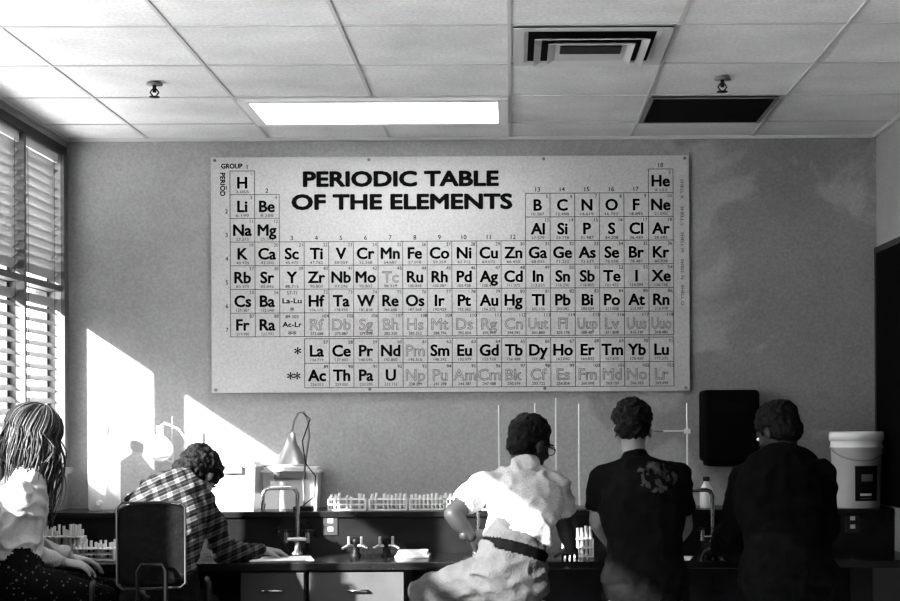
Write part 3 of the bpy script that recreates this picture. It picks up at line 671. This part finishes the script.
person(dict(pelvis=W(788,580,6.30),waist=W(787,546,6.32),chest=W(783,503,6.42),upper=W(782,474,6.50),neck=W(781,461,6.54),head=W(777,433,6.62),hrot=(42,-26,0),
 hipside=(1,0,0),shside=(1,-.1,0),w=1.24,armw=1.15,
 arms=[(W(746,481,6.52),W(731,530,6.52),W(716,550,6.84)),(W(820,477,6.46),W(826,530,6.46),W(795,552,6.84))],
 legs=[(W(765,582,6.33),W(757,607,6.72),W(757,607,6.72)+Vector((0,.02,-.44))),(W(812,582,6.33),W(820,607,6.72),W(820,607,6.72)+Vector((0,.02,-.44)))],
 hem=1.0,mats=dict(skin=sk3,lips=sk3,top=mat("black_sweater",.004,.95,0,20,.002,.4,220),bottom=jeans,belt=M['black'],shoe=M['black'],hair=hairblk),
 hair=[((0,-.022,.045),(.089,.106,.090)),((0,-.05,-.015),(.078,.070,.065))],hn=(.008,50),
 hands=[(W(716,550,6.84),(-.2,1,-.25),(0,.2,1),1,.4),(W(795,552,6.84),(-.3,1,-.2),(0,.2,1),-1,.4)]))
stool(W(788,0,6.32).x,6.32,.755)
sk4=skinm("skin_light",.25); pl=plaid("plaid_flannel",.010,.05,.17,105)
wb=W(262,549,7.08)
person(dict(pelvis=W(158,606,6.32),waist=W(160,570,6.38),chest=W(164,520,6.54),upper=W(172,490,6.68),neck=W(182,481,6.76),head=W(197,474,6.88),hrot=(-25,-50,0),
 hipside=(1,0,0),shside=(1,-.12,-.05),w=1.04,
 arms=[(W(140,499,6.66),W(131,548,6.72),W(163,555,6.95)),(W(203,502,6.70),W(224,551,6.86),wb)],
 legs=[(W(142,607,6.34),W(150,607,6.76),W(150,607,6.76)+Vector((0,.04,-.46))),(W(178,607,6.34),W(205,605,6.74),W(205,605,6.74)+Vector((.02,.04,-.46)))],
 hem=.6,cuff=.85,mats=dict(skin=sk4,lips=sk4,top=pl,bottom=jeans,belt=M['black'],shoe=M['black'],hair=hairblk),folds={'top':.018,'bottom':.008},
 hair=[((0,-.02,.045),(.090,.108,.092)),((0,-.055,-.02),(.080,.068,.07)),((0,.02,.07),(.082,.085,.07))],hn=(.014,40),
 hands=[(W(163,555,6.95),(.4,1,-.12),(0,.1,1),1,.3),(wb,(1,.35,-.15),(-.1,0,1),1,.45)]))
chair(W(150,0,6.38).x,6.38,.615,math.radians(14))
b=MB(); p=wb+Vector((.115,.035,-.005)); b.cyl(p+Vector((.01,0,-.025)),p+Vector((-.04,-.03,.09)),.004,M['black'],n=8); b.obj("pen")
sk5=skinm("skin_fair",.32); hairbr=mat("hair_brown",.035,.5,0,50,.02,.3,120); hairlt=mat("hair_highlight",.10,.5,0,50,.04,.3,120); hairdk=mat("hair_dark_strand",.010,.5)
hA=W(36,434,6.36)
HA=hmat(hA,-62,-22)
def longhair(mb,Hm):
    R=random.Random(3)
    for i in range(1100):
        ph=R.uniform(-150,150); a=math.radians(ph)
        dxy=Vector((math.sin(a),-math.cos(a),0)); 
        if abs(ph)>118 and R.random()<.6: continue
        rr=R.uniform(.97,1.10); pts=[]; wz=R.uniform(-.016,.016)
        for t in np.linspace(0,1,7):
            th=t*math.pi*.56; pts.append(Hm@((Vector((0,-.015,.035))+Vector((dxy.x*.088*math.sin(th)+wz*t,dxy.y*.106*math.sin(th)-wz*t,.092*math.cos(th)))*rr)))
        last=pts[-1]; out=(last-hA); out.z=0; out.normalize(); L=R.uniform(.18,.38); w=R.uniform(0,6); fr=R.uniform(3,8); am=R.uniform(.006,.022)
        for t in np.linspace(.12,1,9):
            pts.append(last+Vector((0,0,-L*t))+out*(.022*math.sin(t*2.6)-.035*t)+Vector((am*math.sin(t*fr+w)-am*math.sin(w),am*math.cos(t*fr+w)-am*math.cos(w),0)))
        n=len(pts); m=R.choice([hairbr,hairbr,hairlt,hairdk])
        mb.tube(pts,[.0028 if k<n-3 else .0028*(n-k)/4 for k in range(n)],m,4,False)
def hairmass(Hb):
    c=hA; back=HA.to_3x3()@Vector((0,-1,0)); back.z=0; back.normalize()
    sd=Vector((-back.y,back.x,0))
    Hb.loft([c+back*.05,c+back*.06+Vector((0,0,-.1)),c+back*.055+Vector((0,0,-.2)),c+back*.04+Vector((0,0,-.28))],[(.076,.05),(.076,.045),(.065,.035),(.04,.02)],'hair',A=sd,sub=3)
wa_=W(62,560,6.38)
person(dict(pelvis=W(16,578,6.24),waist=W(16,548,6.24),chest=W(18,508,6.27),upper=W(24,484,6.30),neck=W(29,470,6.32),head=hA,hrot=(-62,-22,0),
 hipside=(.45,-.9,0),shside=(.4,-.92,0),w=.86,armw=.88,
 arms=[(W(26,486,6.45),W(28,538,6.50),W(70,556,6.58)),(W(18,490,6.16),W(10,542,6.16),wa_)],
 legs=[(W(22,582,6.32),W(112,590,6.66),W(112,590,6.66)+Vector((.05,.02,-.44))),(W(22,582,6.20),W(102,596,6.42),W(102,596,6.42)+Vector((.05,.02,-.44)))],
 legw=.9,hem=.9,cuff=.8,mats=dict(skin=sk5,lips=sk5,top=mat("white_blouse",.42,.9,0,10,.05,.3,120),bottom=dots("dotted_leggings",.006,.12),belt=M['black'],shoe=M['black'],hair=hairbr),
 folds={'top':.018,'bottom':.004},hair=[((0,-.022,.042),(.082,.099,.088)),((0,-.04,-.02),(.07,.07,.07))],hn=(.003,40),hairx=hairmass,
 hands=[(W(70,556,6.58),(1,.4,-.2),(0,0,1),1,.35),(wa_,(1,.35,-.2),(0,-.2,1),-1,.35)],more=longhair))
stool(W(18,0,6.25).x+.03,6.25,.765)
# ------------------------------------------------------------ light, world, camera
w=bpy.data.worlds.new("World"); scene.world=w; w.use_nodes=True
bg=w.node_tree.nodes["Background"]; bg.inputs[0].default_value=(1,1,1,1); bg.inputs[1].default_value=11
sl=bpy.data.lights.new("sun","SUN"); sl.energy=26; sl.angle=math.radians(1.0); so=bpy.data.objects.new("sun",sl); scene.collection.objects.link(so)
so.rotation_euler=Vector((1,1.2,-.68)).to_track_quat('-Z','Y').to_euler(); so.location=(-6,0,5)
cd=bpy.data.cameras.new("camera"); cam=bpy.data.objects.new("camera",cd); scene.collection.objects.link(cam)
cam.location=(0,0,EZ); cd.sensor_width=36; cd.lens=F/900*36; cd.shift_x=-63/900; cd.shift_y=114.5/900; cd.clip_start=.05
cam.matrix_world=Matrix.Translation((0,0,EZ))@Matrix.Rotation(math.radians(90),4,'X')@Matrix.Rotation(math.radians(-.28),4,'Z')
scene.camera=cam
try:
    scene.view_settings.view_transform='Standard'; scene.view_settings.look='Medium High Contrast'
except Exception: pass
